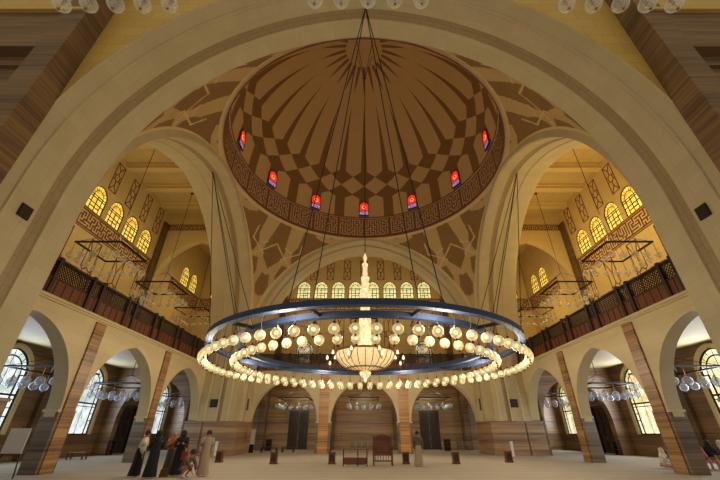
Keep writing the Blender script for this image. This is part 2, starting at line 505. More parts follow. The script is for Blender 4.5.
mb.lathe(prof, 144)
o = build('ceiling_dome', mb, M['dome'], smooth=True); o.location = (0, CY, 0)
tag(o, 'great brown dome painted with radiating light ribs, diamonds and dark wedges', 'dome', kind='structure')

# ------------------------------------------------------------------ windows
WN = [0]
def window(w, h, paneM, style, label, loc, rz, depth=.12, group=None, frameM='black', surround=None):
    WN[0] += 1
    root = empty('window_%d' % WN[0], label, 'window', loc, rz, group, 'structure')
    return fill_window(root, w, h, paneM, style, depth, frameM, surround)
_wc = {}
def fill_window(root, w, h, paneM, style, depth, frameM, surround):
    key = (w, h, paneM, style, surround)
    if key not in _wc:
        a = w/2; zs = h-a*1.12
        out = arch_hole(0, a, 0, zs, h, 10); inn = arch_hole(0, a-.07, .07, zs, h-.08, 10)
        fr = MB().prism([out, inn[::-1]], XZ, -depth/2, depth/2)
        pn = MB().prism([arch_hole(0, a-.06, .06, zs, h-.07, 10)], XZ, -.012, .012)
        mt = MB(); t = .045 if style != 'big' else .04
        def v(x, z0, z1, tt=t): mt.box(x-tt, x+tt, -.03, .03, z0, z1)
        def hz(z, x0, x1, tt=t): mt.box(x0, x1, -.03, .03, z-tt, z+tt)
        if style == 'upper':
            for x in (-.28*w, 0, .28*w): v(x, .05, zs)
            for z in (.3*h, .5*h): hz(z, -a, a)
            hz(.16*h, -.28*w, .28*w); hz(zs, -a, a)
            r = .28*w
            mt.path([(r*math.cos(q*PI/8), 0, zs+r*math.sin(q*PI/8)*1.1) for q in range(9)], t, 4)
            for q in range(1, 8, 1):
                c, s_ = math.cos(q*PI/8), math.sin(q*PI/8); mt.bar((r*c, 0, zs+r*s_*1.1), (a*.96*c, 0, zs+a*1.05*s_), t*.8, 4)
        elif style == 'dome':
            hz(.32*h, -a, a)
            mt.path([(.26*w*math.cos(q*PI/6), 0, .6*h+.26*w*math.sin(q*PI/6)) for q in range(13)], .03, 4, 1)
            for x in (-.2*w, .2*w): v(x, 0, .32*h, .015)
        else:
            b = .72*a
            for x in (-b, b): v(x, .05, zs, .07)
            hz(.45*h, -a, a, .06); hz(.40*h, -a, a, .03); hz(zs, -a, -b); hz(zs, b, a)
            mt.path([(b*math.cos(q*PI/12), 0, zs+b*math.sin(q*PI/12)*1.1) for q in range(13)], .05, 5)
            for q in range(1, 8):
                c, s_ = math.cos(q*PI/8), math.sin(q*PI/8); mt.bar((b*c, 0, zs+b*s_*1.1), (a*.96*c, 0, zs+a*1.05*s_), .035, 4)
            for z in (.2*h, .6*h, .3*h): hz(z, -a, -b, .03); hz(z, b, a, .03)
            # interlaced circles of the tracery
            for zz in (.52*h, .6*h, .68*h, .77*h, .86*h, .12*h, .2*h, .3*h):
                for xx in (-.36*a, .36*a):
                    rr = .3*a
                    mt.path([(xx+rr*math.cos(q*PI/4), 0, zz+rr*math.sin(q*PI/4)) for q in range(9)], .022, 4, 1)
            v(0, .05, h*.95, .02)
        ms = [fr.mesh('frame', M[frameM]), pn.mesh('pane', M[paneM]), mt.mesh('glazing_bars', [M[frameM], M['white']])]
        if surround:
            so = arch_hole(0, a+surround, -.0, zs, h+surround, 10); si = arch_hole(0, a, 0, zs, h, 10)
            ms.append(MB().prism([so, si[::-1]], XZ, -.22, .0).mesh('surround', M['cream']))
        if style == 'dome':
            ms.append(MB().prism([arch_hole(0, a-.05, (.32*h), zs, h-.06, 8)], XZ, -.02, .02).mesh('upper_pane', M['pane_red']))
            ms.append(MB().sphere((0, 0, .6*h), .27, 12, 6, 1, .2, 1).mesh('rosette', M['pane_yellow']))
            ms.append(MB().sphere((0, -.04, .6*h), .16, 12, 6, 1, .3, 1).mesh('rosette_centre', M['pane_red']))
        _wc[key] = ms
    for me in _wc[key]: link(me.name.split('.')[0], me, root)
    return root
ordn = ['first', 'second', 'third', 'fourth', 'fifth', 'sixth', 'seventh', 'eighth']
clock = ['farthest', 'first right of the farthest', 'second right of the farthest', 'rightmost', 'second from nearest on the right', 'nearest on the right', 'nearest', 'nearest on the left', 'second from nearest on the left', 'leftmost', 'second left of the farthest', 'first left of the farthest']
for k in range(12):
    t = k*PI/6; r = 11.08
    window(1.15, 1.95, 'pane_violet', 'dome', 'small arched red stained glass window in the dome, '+clock[k], (r*math.sin(t), CY+r*math.cos(t), 24.0), -t, group='red windows round the foot of the dome')

# ------------------------------------------------------------------ bays
def strap_panel(mb, cx, z0, z1, w, y, t=.05):
    """inlaid strapwork frame with a hexagon medallion"""
    zc = (z0+z1)/2; r = w*.34
    def seg(a, b): mb.bar((a[0], y, a[1]), (b[0], y, b[1]), t, 4)
    hexa = [(cx+r*math.sin(PI/3*k), zc+r*1.25*math.cos(PI/3*k)) for k in range(7)]
    for k in range(6): seg(hexa[k], hexa[k+1])
    q = w/2; H = (z1-z0)/2; hv = r*1.25
    for s in (-1, 1):
        seg((cx-q, zc+s*H), (cx+q, zc+s*H)); seg((cx+s*q, zc-H), (cx+s*q, zc+H))
        seg((cx, zc+s*hv), (cx, zc+s*(hv+(H-hv)*.4)))
        for u in (-1, 1): seg((cx, zc+s*(hv+(H-hv)*.4)), (cx+u*q, zc+s*H)); seg((cx+u*r*.87, zc+s*hv*.5), (cx+u*q, zc+s*hv*.8))
def outer_wall(sd):
    x0, x1 = (-OUT, OUT) if sd == 'far' else ((-15.5, OUT) if sd == 'left' else (-OUT, 15.5))
    wins = [(-3.5+k)*2.43+(0 if sd == 'far' else (.35 if sd == 'left' else -.35)) for k in range(8)]
    corner = [s*c for s in (-1, 1) for c in (18.3, 20.7) if x0 < s*c < x1]
    low = []; doors = []
    sg = 1 if sd == 'left' else -1      # local x that points to the far end
    gal = []
    if sd == 'far': doors = [-20.2, -7.7, 7.7, 20.2]; gal = [-7.7, 7.7]
    else: low = [sg*q for q in (-7.6, .95, 8.8, 20.4)]; doors = [sg*15.0]
    holes = [arch_hole(x, .95, 18.1, 18.1+2.55-.95*1.12, 20.65, 10) for x in wins+corner]+[arch_hole(x, 1.1, 8.6, 12.2-1.232, 12.2, 10) for x in gal]
    mb = MB(); mb.prism([[(x0, 7.05), (x1, 7.05), (x1, ZC), (x0, ZC)]]+[h[::-1] for h in holes], XZ, OUT, OUT+.5)
    tag(side(build('wall_'+sd, mb, M['gold']), sd), 'golden upper wall of the '+sd+' bay, above the gallery floor', 'wall', kind='structure')
    holes = [arch_hole(x, 1.4, 1.55, 6.6-1.568, 6.6, 10) for x in low]
    dh = [[(x-1.15, 0), (x-1.15, 4.0), (x+1.15, 4.0), (x+1.15, 0)] for x in sorted(doors)]
    outl = [(x0, 0)]
    for d in dh: outl += d
    outl += [(x1, 0), (x1, 7.05), (x0, 7.05)]
    mb = MB(); mb.prism([outl]+[h[::-1] for h in holes], XZ, OUT, OUT+.5)
    tag(side(build('wall_'+sd+'_aisle', mb, M['marble' if sd == 'far' else 'marble_aisle']), sd), 'brown veined marble wall at the back of the '+sd+' aisle', 'wall', kind='structure')
    # pilasters of darker marble on the aisle wall and in the bay corners
    mb = MB()
    for x in ([-11.9, -3.9, 3.9, 11.9] if sd == 'far' else [sg*q for q in (-3.6, 4.6, 12.4, 17.6)]): mb.box(x-.5, x+.5, OUT-.3, OUT, 0, 7.0)
    for x in (-11.1, 11.1): mb.box(x-.4, x+.4, OUT-.25, OUT, 7.15, 22.9)
    tag(side(build('trim_'+sd+'_pilasters', mb, M['marble_dark']), sd), 'dark brown marble pilasters along the outer wall of the '+sd+' bay', 'pilaster', kind='structure')
    names = {'far': 'from the left in the row above the far gallery', 'left': 'from the near end in the row above the left gallery', 'right': 'from the near end in the row above the right gallery'}
    for i, x in enumerate(wins):
        k = i if sd != 'right' else 7-i
        p = W(sd, x, OUT+.1, 18.1)
        window(1.9, 2.55, 'pane_pale' if sd == 'far' else 'pane_gold', 'upper', 'arched glowing stained glass window, '+ordn[k]+' '+names[sd], p, ROT[sd], group='upper windows of the '+sd+' bay')
    for x in corner:
        p = W(sd, x, OUT+.1, 18.1)
        window(1.9, 2.55, 'pane_gold', 'upper', 'golden arched window in the %s corner room off the %s bay, %s' % (('far' if sd != 'far' else ('left' if x < 0 else 'right')), sd, 'inner of its pair' if abs(x) < 19 else 'outer of its pair'), p, ROT[sd], group='corner room windows')
    for i, x in enumerate(sorted(low, key=lambda q: q*sg)):
        window(2.8, 5.05, 'pane_day' if sd == 'left' else 'pane_day_warm', 'big', 'tall arched daylit tracery window in the '+sd+' aisle, '+ordn[i]+' from the near end', W(sd, x, OUT+.12, 1.55), ROT[sd], surround=.3, group='tall windows of the '+sd+' aisle')
    for x in gal:
        window(2.2, 3.6, 'pane_dim', 'big', 'arched tracery window behind the far gallery railing, on the '+('left' if x < 0 else 'right'), W(sd, x, OUT+.12, 8.6), ROT[sd], surround=.3, group='far gallery windows')
    for i, x in enumerate(doors):
        DN[0] += 1
        r = empty('door_%d' % DN[0], 'tall dark carved double door in the '+sd+' aisle wall'+((', '+ordn[i]+' from the left') if sd == 'far' else ''), 'door', W(sd, x, OUT+.15, 0), ROT[sd], kind='structure')
        mb = MB(); mb.box(-1.15, -1.02, -.2, .1, 0, 4); mb.box(1.02, 1.15, -.2, .1, 0, 4); mb.box(-1.15, 1.15, -.2, .1, 3.86, 4.0)
        build('door_frame', mb, M['dark_wood'], r)
        for s in (-1, 1):
            mb = MB(); mb.box(s*.01, s*1.01, -.05, .05, .02, 3.85)
            for z0, z1 in ((.25, 1.1), (1.3, 2.5), (2.7, 3.6)): mb.box(s*.15, s*.87, -.09, -.05, z0, z1); mb.box(s*.28, s*.74, -.12, -.09, z0+.14, z1-.14)
            lf = build('door_leaf', mb, M['dark_wood'], r)
            mb = MB(); mb.bar((s*.1, -.13, 1.0), (s*.1, -.13, 1.4), .02); mb.bar((s*.1, -.05, 1.02), (s*.1, -.13, 1.02), .015); mb.bar((s*.1, -.05, 1.38), (s*.1, -.13, 1.38), .015)
            build('handle', mb, M['brass'], lf)
    # lettering band under the upper windows
    root = side(empty('inscription_band', 'maroon square lettering band below the upper windows of the '+sd+' bay', 'frieze', kind='structure'), sd)
    rng = random.Random(hash(sd) % 7 if False else len(sd)); cell = 1.5/11
    mb = MB()
    segs = [(-10.7, 10.7)]
    if sd == 'far': segs += [(-22.9, -15.2), (15.2, 22.9)]
    else: segs += [(15.2, 22.9) if sg > 0 else (-22.9, -15.2)]
    for a, b in segs:
        n = int((b-a)/cell)|1; c = (b-a)/n
        for (q, e, r) in maze(n, 11, rng): mb.box(a+q*c, a+e*c, OUT-.02, OUT+.01, 16.4+r*cell, 16.4+(r+1)*cell)
    build('lettering', mb, M['line'], root)
    mb = MB()
    for a, b in segs: mb.box(a, b, OUT-.03, OUT, 16.25, 16.33); mb.box(a, b, OUT-.03, OUT, 17.96, 18.04)
    build('border_line', mb, M['line'], root)
    # strapwork inlay above and between the windows and on the gallery wall
    mb = MB()
    for k in range(9): strap_panel(mb, (-4+k)*2.43, 20.9, 23.9, .95, OUT)
    for k in range(7):
        x = (-3+k)*3.3
        if sd == 'far' and abs(abs(x)-7.7) < 1.6: continue
        strap_panel(mb, x, 12.9 if sd == 'far' and abs(x) > 5 else 10.2, 16.0, 1.2, OUT)
    o = side(build('strapwork_inlay', mb, M['line']), sd)
    tag(o, 'thin maroon strapwork ornament inlaid on the golden '+sd+' gallery wall', 'ornament', kind='structure')
    mb = MB()
    for k in range(6):
        x = (-2.5+k)*3.3
        if sd == 'far' and abs(abs(x)-7.7) < 1.9: continue
        mb.prism([[(x-1.0, 9.6), (x+1.0, 9.6), (x+1.0, 13.4), (x-1.0, 13.4)], [(x-.8, 9.8), (x-.8, 13.2), (x+.8, 13.2), (x+.8, 9.8)]], XZ, OUT-.12, OUT)
    o = side(build('trim_'+sd+'_panels', mb, M['cream']), sd)
    tag(o, 'raised rectangular stone panel frames on the '+sd+' gallery wall', 'moulding', kind='structure')
DN = [0]
for sd in ('far', 'left', 'right'): outer_wall(sd)

def arcade(sd):
    far = sd == 'far'
    pc, ph, th = (3.9, .65, .9) if far else (3.75, .5, .72)
    op = [(0, pc-ph), (-(11+pc+ph)/2, (11-pc-ph)/2), ((11+pc+ph)/2, (11-pc-ph)/2)]
    outl = [(-11.05, 0)]
    for c, w in sorted(op):
        a = arch(w, 2.6, 6.38, 18, c)[::-1]
        outl += [(c-w, 0)]+a+[(c+w, 0)]
    outl += [(11.05, 0), (11.05, 7.0), (-11.05, 7.0)]
    mb = MB(); mb.prism([outl], XZ, ARC, ARC+th, 0, 1)
    tag(side(build('wall_'+sd+'_arcade', mb, [M['cream'], M['arch']]), sd), 'cream stone wall with three pointed arches under the '+sd+' gallery', 'arcade', kind='structure')
    # marble legs with small cream imposts
    for i, (a, b) in enumerate(((0, 0), (-pc-ph-.04, -pc+ph+.04), (pc-ph-.04, pc+ph+.04), (0, 0))):
        if i in (0, 3): continue
        mb = MB(); mb.box(a, b, ARC-.04, ARC+th+.04, 0, 2.5)
        mb.box(a-.06, b+.06, ARC-.02, ARC+th+.02, 2.5, 2.62, 1); mb.box(a-.03, b+.03, ARC+.1, ARC+th-.1, 2.3, 2.5, 1)
        nm = ('near' if (i == 1) == (sd == 'left') else 'far') if sd != 'far' else ('left' if i == 1 else 'right')
        tag(side(build('arcade_pier', mb, [M['marble_grey'], M['cream']]), sd), 'grey-brown marble pier between the '+sd+' arches, the '+nm+' one', 'pier', kind='structure')
        mb = MB(); c = (a+b)/2; hw = .46 if sd == 'far' else .38; mb.box(c-hw, c+hw, ARC-.1, ARC, 0, 6.9)
        tag(side(build('trim_'+sd+'_strip', mb, M['marble_orange_lit' if sd == 'far' else 'marble_orange']), sd), 'tall orange marble strip on the '+nm+' pier of the '+sd+' arcade', 'pilaster', kind='structure')
    mb = MB(); mb.box(-11.0, 11.0, ARC-.1, ARC+1.3, 7.0, 7.08); mb.box(-11.0, 11.0, ARC-.2, ARC+.2, 7.08, 7.2)
    tag(side(build('trim_'+sd+'_cornice', mb, M['cream']), sd), 'cream cornice under the '+sd+' gallery railing', 'moulding', kind='structure')
    mb = MB(); mb.box(-14.6 if sd != 'x' else 0, 14.6, ARC+.2, OUT, 7.0, 7.15)
    tag(side(build('floor_'+sd+'_gallery', mb, M['cream']), sd), 'slab of the '+sd+' gallery floor over the aisle', 'floor', kind='structure')
    # ceiling of the bay with cross beams
    mb = MB(); mb.box(-11.5, 11.5, ARC-.2, OUT+.5, ZC, ZC+.3)
    c = side(build('ceiling_'+sd, mb, M['gold']), sd); tag(c, 'golden flat ceiling of the '+sd+' bay', 'ceiling', kind='structure')
    for k in range(7):
        mb = MB(); x = (-3+k)*3.2; mb.box(x-.32, x+.32, ARC, OUT, ZC-.5, ZC); mb.box(x-.5, x+.5, ARC, OUT, ZC-.18, ZC-.0)
        build('ceiling_beam', mb, M['beam'], c)
    # end walls of the bay, pierced below and above
    for s in (-1, 1):
        nm = 'left' if s < 0 else 'right'
        lo = [(ARC+1.2, 0), (18.95-3.0, 0)]+arch(3.0, 2.6, 6.1, 14, 18.95)[::-1]+[(18.95+3.0, 0), (OUT, 0), (OUT, 7.0), (ARC+1.2, 7.0)]
        mb = MB(); mb.prism([lo], YZ, s*11.5, s*12.1)
        tag(side(build('wall_'+sd+'_aisle_'+nm, mb, [M['marble_aisle']]), sd), 'cross wall with an arch closing the '+sd+' aisle bay, '+nm+' end', 'wall', kind='structure')
        up = [(ARC, 7.15), (18.85-3.95, 7.15)]+arch(3.95, 15.6, 20.9, 16, 18.85)[::-1]+[(18.85+3.95, 7.15), (OUT, 7.15), (OUT, ZC), (ARC, ZC)]
        mb = MB(); mb.prism([up], YZ, s*11.5, s*12.3)
        w = side(build('wall_'+sd+'_end_'+nm, mb, [M['gold']]), sd); tag(w, 'tall cream end wall of the '+sd+' bay with a pointed opening, '+nm+' end', 'wall', kind='structure')
        mb = MB(); mb.box(s*11.4, s*11.5, OUT-.3, OUT-.0, 7.15, 22.9)
        build('corner_strip', mb, M['marble_dark'], w)
        rng = random.Random(5); mb = MB(); n = 73; c = (OUT-.3-ARC)/n
        for (q, e, r) in maze(n, 7, rng): mb.box(s*11.46, s*11.5, ARC+q*c, ARC+e*c, 22.2+r*.11, 22.2+(r+1)*.11)
        build('lettering', mb, M['line'], w)
def railing(sd):
    root = side(empty('gallery_railing', 'dark red-brown wooden railing with lattice panels on the '+sd+' gallery', 'railing'), sd)
    y = ARC-.02; z0 = 7.2
    mb = MB(); mb.box(-10.98, 10.98, y-.03, y+.05, z0, 7.95)
    for k in range(44): mb.box(-10.9+k*.5-.03, -10.9+k*.5+.03, y-.06, y-.03, z0, 7.95)
    build('fascia', mb, M['wood'], root)
    mb = MB(); mb.box(-10.98, 10.98, y-.08, y+.1, 7.95, 8.02); mb.box(-10.98, 10.98, y-.1, y+.12, 8.78, 8.87)
    build('rail', mb, M['dark_wood'], root)
    xs = [-10.9]; k = 0
    while xs[-1] < 10.3: xs.append(min(10.9, xs[-1]+(2.35 if k % 2 == 0 else .8))); k += 1
    pm_ = MB().box(-.09, .09, y-.12, y+.12, 7.2, 8.97).mesh('post', M['dark_wood'])
    for x in xs: link('post', pm_, root).location = (x, 0, 0)
    cache = {}
    for i in range(len(xs)-1):
        w = round(xs[i+1]-xs[i]-.18, 3)
        if w < .2: continue
        if w not in cache:
            mb = MB(); st = .17; h = .76; n = int((w+h)/st)+1
            for q in range(n):
                for d in (1, -1):
                    a = -w/2-h+q*st if d > 0 else -w/2+q*st
                    # clip a 45 degree bar to the panel
                    t0, t1 = 0, h
                    if d > 0: t0 = max(t0, -w/2-a); t1 = min(t1, w/2-a)
                    else: t0 = max(t0, a-w/2); t1 = min(t1, a+w/2)
                    if t1-t0 > .02: mb.bar((a+d*t0, 0, 8.02+t0), (a+d*t1, 0, 8.02+t1), .034, 4)
            for x in (-w/2, w/2): mb.box(x-.03, x+.03, -.03, .03, 8.0, 8.78)
            cache[w] = mb.mesh('lattice_panel', M['dark_wood'])
        link('lattice_panel', cache[w], root).location = ((xs[i]+xs[i+1])/2, y, 0)
for sd in ('far', 'left', 'right'): arcade(sd); railing(sd)
# far corner rooms: gallery slab and ceiling
for s, nm in ((-1, 'left'), (1, 'right')):
    mb = MB(); mb.box(s*ARC, s*OUT, CY+12.1, CY+OUT, 7.0, 7.15)
    tag(build('floor_'+nm+'_corner_gallery', mb, M['cream']), 'gallery slab of the far '+nm+' corner room', 'floor', kind='structure')
    mb = MB(); mb.box(s*11.5, s*(OUT+.5), CY+11.5, CY+OUT+.5, ZC, ZC+.3)
    tag(build('ceiling_'+nm+'_corner', mb, M['gold']), 'ceiling of the far '+nm+' corner room', 'ceiling', kind='structure')
    # near bay: marble pilaster beside the nearest arch and the recessed wall past it
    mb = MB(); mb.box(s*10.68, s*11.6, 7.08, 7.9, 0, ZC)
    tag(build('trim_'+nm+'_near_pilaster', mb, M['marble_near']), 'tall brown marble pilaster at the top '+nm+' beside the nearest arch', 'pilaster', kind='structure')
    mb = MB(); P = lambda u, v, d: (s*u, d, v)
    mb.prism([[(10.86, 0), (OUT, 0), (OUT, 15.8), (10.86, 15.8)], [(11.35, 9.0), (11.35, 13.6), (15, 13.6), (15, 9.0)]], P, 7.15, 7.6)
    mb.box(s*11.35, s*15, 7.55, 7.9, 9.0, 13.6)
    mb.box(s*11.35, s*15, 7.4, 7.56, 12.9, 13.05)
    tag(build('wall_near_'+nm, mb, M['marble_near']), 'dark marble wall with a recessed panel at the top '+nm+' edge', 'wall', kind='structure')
    mb = MB(); mb.box(s*10.86, s*OUT, 7.1, 7.9, 15.8, ZC); mb.box(s*10.86, s*OUT, 7.0, 7.1, 15.8, 15.95)
    mb.prism([arch(1.6, 17.6, 19.6, 12, 14.6), ], P, 6.98, 7.1)
    tag(build('wall_near_'+nm+'_upper', mb, M['spandrel']), 'ochre upper wall above the dark marble at the top '+nm+' edge', 'wall', kind='structure')
mb = MB(); mb.box(-OUT-.5, OUT+.5, -3, CY+OUT+.5, -.2, 0)
tag(build('floor', mb, M['carpet']), 'wide pale striped prayer carpet floor', 'floor', kind='structure')

# ------------------------------------------------------------------ great chandelier
def chandelier():
    root = empty('great_chandelier', 'huge round ring chandelier of lit glass globes hanging under the dome', 'chandelier', (.08, CY, 0))
    ZR, R1, R2 = 6.2, 9.3, 7.75
    for nm, R in (('outer_hoop', R1), ('inner_hoop', R2)):
        mb = MB(); mb.lathe([(R-.17, ZR-.13), (R+.17, ZR-.13), (R+.17, ZR+.13), (R-.17, ZR+.13), (R-.17, ZR-.13)], 120)
        build(nm, mb, M['steel'], root, weld=True)
    mb = MB().bar((R2, 0, ZR), (R1, 0, ZR), .09, 4); bmesh_ = mb.mesh('hoop_brace', M['black'])
    for k in range(12): link('hoop_brace', bmesh_, root).rotation_euler = (0, 0, PI/12+k*PI/6)
    mb = MB().sphere((0, 0, 0), .225, 20, 12); gm = mb.mesh('globe', M['globe_lit'], smooth=True)
    mb = MB(); mb.lathe([(0, -.30), (.03, -.29), (.05, -.25), (.09, -.235), (0, -.215)], 8); nub = mb
    bm_ = MB().sphere((0, 0, .02), .085, 10, 6).mesh('bulb', M['bulb'], smooth=True)
    mb = MB(); mb.lathe([(0, -.32), (.03, -.3), (.05, -.25), (.012, -.2), (.012, .18), (.06, .2), (.08, .24), (.05, .3), (.012, .33), (.009, 1.0), (0, 1.0)], 8)
    cm = mb.mesh('globe_holder', M['dark_wood'])
    pts = []
    for R, n in ((9.45, 72), (7.8, 60)):
        for k in range(n):
            t = 2*PI*(k+.5)/n; pts.append((R*math.sin(t), -R*math.cos(t)))
    pts.sort(key=lambda p: p[1])
    rest = MB()
    for i, (x, y) in enumerate(pts):
        if i < 96:
            g = link('globe', gm, root); g.location = (x, y, 5.12)
            link('globe_holder', cm, g); link('bulb', bm_, g)
        else: rest.sphere((x, y, 5.12), .225, 14, 8)
    g = build('globe', rest, M['globe_lit'], root, smooth=True); g['kind'] = 'stuff'
    rest = MB(); rb = MB()
    for (x, y) in pts[96:]:
        rest.lathe([(0, -.32), (.03, -.3), (.05, -.25), (.012, -.2), (.012, .18), (.06, .2), (.08, .24), (.05, .3), (.012, .33), (.009, 1.0), (0, 1.0)], 6, (x, y, 5.12))
        rb.sphere((x, y, 5.14), .085, 8, 5)
    h = build('globe_holder', rest, M['dark_wood'], g); h['kind'] = 'stuff'
    h = build('bulb', rb, M['bulb'], g); h['kind'] = 'stuff'
    # crystal column and bowl on the axis
    mb = MB(); prof = [(0, 4.9), (.40, 4.9), (.42, 9.0), (.36, 9.1)]
    prof = [(.0, 5.2), (.42, 5.2), (.42, 6.6), (.46, 6.65), (.46, 6.8), (.40, 6.85), (.40, 8.4), (.44, 8.45), (.44, 8.6), (.33, 8.65), (.33, 9.9), (.37, 9.95), (.37, 10.1), (.26, 10.15), (.26, 11.1), (.30, 11.15), (.30, 11.3), (.18, 11.35), (.17, 12.2), (.22, 12.25), (.22, 12.35), (.10, 12.4), (.10, 12.75), (.16, 12.85), (.10, 13.0), (.03, 13.2), (0, 13.35)]
    mb.lathe(prof, 16, flute=.05)
    build('crystal_column', mb, M['crystal'], root)
    mb = MB(); mb.lathe([(0, 4.95), (.3, 4.96), (.75, 5.02), (1.15, 5.15), (1.5, 5.37), (1.75, 5.67), (1.86, 6.0), (1.84, 6.15), (1.7, 6.16), (1.72, 6.05), (1.6, 5.75), (1.1, 5.3), (.4, 5.1), (0, 5.08)], 72, flute=.012)
    bowl = build('crystal_bowl', mb, M['crystal_bowl'], root)
    mb = MB()
    for k in range(24):
        t = 2*PI*k/24; q = [(.35, 4.94), (.75, 4.99), (1.17, 5.12), (1.53, 5.35), (1.78, 5.66), (1.89, 6.0)]
        mb.path([(r*math.cos(t), r*math.sin(t), z) for r, z in q], .022, 4)
    mb.lathe([(1.82, 6.05), (1.9, 6.05), (1.9, 6.18), (1.82, 6.18), (1.82, 6.05)], 48)
    mb.lathe([(1.12, 5.08), (1.2, 5.1), (1.2, 5.16), (1.12, 5.14)], 36)
    build('gilt_rib', mb, M['brass'], bowl)
    mb = MB(); mb.lathe([(0, 4.3), (.05, 4.34), (.1, 4.43), (.07, 4.52), (.16, 4.6), (.3, 4.72), (.36, 4.86), (.34, 4.96), (0, 4.97)], 20)
    build('finial', mb, M['crystal'], bowl)
    arm_m = MB(); lamp_m = MB().lathe([(0, 0), (.07, .02), (.085, .12), (.05, .22), (0, .28)], 8).mesh('candle_lamp', M['candle'])
    arm_m.path([(1.85, 0, 6.1), (2.15, 0, 5.6), (2.15, 0, 5.85)], .025, 5); arm_m.path([(2.15, 0, 5.62), (2.5, 0, 5.3), (2.5, 0, 5.5)], .025, 5)
    arm_m = arm_m.mesh('candle_arm', M['brass'])
    for k in range(8):
        arm = link('candle_arm', arm_m, root); arm.rotation_euler = (0, 0, (k+.5)*PI/4)
        for dx, dz in ((2.15, 5.85), (2.5, 5.5)): link('candle_lamp', lamp_m, arm).location = (dx, 0, dz)
    # cables: one to a ring of anchors in the crown, four fans to the crowns of the great arches
    mb = MB(); mb.bar((0, 0, 13.3), (0, 0, 33.6), .035, 6); mb.sphere((0, 0, 33.7), .14, 8, 6)
    for k in range(4):
        t = PI/4+k*PI/2; mb.bar((0, 0, 33.7), (1.3*math.cos(t), 1.3*math.sin(t), 39.3), .03, 5)
    build('centre_cable', mb, M['black'], root)
    for k in (0, 1, 3):
        mb = MB(); a = k*PI/2-PI/2
        def rot(x, y, z): return (x*math.cos(a)-y*math.sin(a), x*math.sin(a)+y*math.cos(a), z)
        top = rot(13.0, 0, 21.0)
        for R, ph in ((R1, .36), (R1, -.36), (R2, .33), (R2, -.33)): mb.bar(top, rot(R*math.cos(ph), R*math.sin(ph), ZR+.1), .026, 5)
        mb.sphere(top, .12, 8, 5)
        build('suspension_cable', mb, M['black'], root)
    return root
chandelier()

# ------------------------------------------------------------------ small square chandeliers
def square_lamp(globeM, hang):
    dz = 1.0 if hang > 3 else .78
    root = bpy.data.objects.new('square_chandelier', None); COL.objects.link(root); root['category'] = 'chandelier'
    a = 1.6; z = 0
    mb = MB()
    for s in (-1, 1):
        mb.box(-a-.05, a+.05, s*a-.06, s*a+.06, -.05, .05); mb.box(s*a-.06, s*a+.06, -a-.05, a+.05, -.05, .05)
    build('frame', mb, M['black'], root)
    mb = MB()
    for sx in (-1, 1):
        for sy in (-1, 1): mb.bar((0, 0, 1.6 if hang > 3 else .8), (sx*a, sy*a, 0), .018, 4)
    mb.bar((0, 0, 1.6 if hang > 3 else .8), (0, 0, hang), .025, 5); mb.box(-.12, .12, -.12, .12, hang-.06, hang)
    build('hanging_rod', mb, M['black'], root)
    gm = MB().sphere((0, 0, 0), .235, 16, 10).mesh('globe', M[globeM], smooth=True)
    mb = MB(); mb.lathe([(0, -.3), (.03, -.28), (.045, -.24), (.012, -.2), (.012, 0), (.05, .04), (.05, .1), (.012, .14), (.012, .2), (.06, .2), (.08, .25), (.02, .3), (.014, dz), (0, dz)], 6)
    cm = mb.mesh('globe_holder', M['brass'])
    q = [(-1.6+.8*i, s*1.6) for i in range(5) for s in (-1, 1)]+[(s*1.6, -1.6+.8*i) for i in range(1, 4) for s in (-1, 1)]
    for x, y in q:
        g = link('globe', gm, root); g.location = (x, y, -dz); link('globe_holder', cm, g)
    return root
MID = 18.85
up = square_lamp('globe_clear', ZC-.1-13.45)
lowp = square_lamp('globe_daylit', 7.0-4.95)
used = set()
def lamp(proto, loc, label, group):
    o = proto if proto.name not in used else copy_tree(proto)
    used.add(proto.name); o.location = loc; o['label'] = label; o['group'] = group; return o
pos = ('nearest', 'middle', 'farthest')
for sd in ('left', 'right'):
    s = -1 if sd == 'left' else 1
    for i, y in enumerate((22.7, 30.0, 37.3)):
        lamp(up, (s*MID, y, 13.45), 'square black frame chandelier with clear glass globes high in the '+sd+' bay, '+pos[i], 'square chandeliers of the high bays')
    for i, y in enumerate((22.0, 29.5, 37.3)):
        lamp(lowp, (s*MID, y, 4.95), 'square black frame chandelier with pale daylit globes in the '+sd+' aisle, '+pos[i], 'square chandeliers of the aisles')
for i, x in enumerate((-7.5, 0, 7.5)):
    nm = ('left', 'middle', 'right')[i]
    lamp(up, (x, CY+MID, 13.45), 'square frame chandelier in front of the far upper windows, '+nm+' one', 'square chandeliers of the high bays')
    lamp(up, (x+.12, 3.75, 13.7 if x else 13.95), 'square chandelier of clear globes cropped by the top edge of the photo, '+nm+' one', 'square chandeliers of the high bays')
    lamp(lowp, (x, CY+MID, 4.95), 'square frame chandelier in the far aisle, '+nm+' one', 'square chandeliers of the aisles')

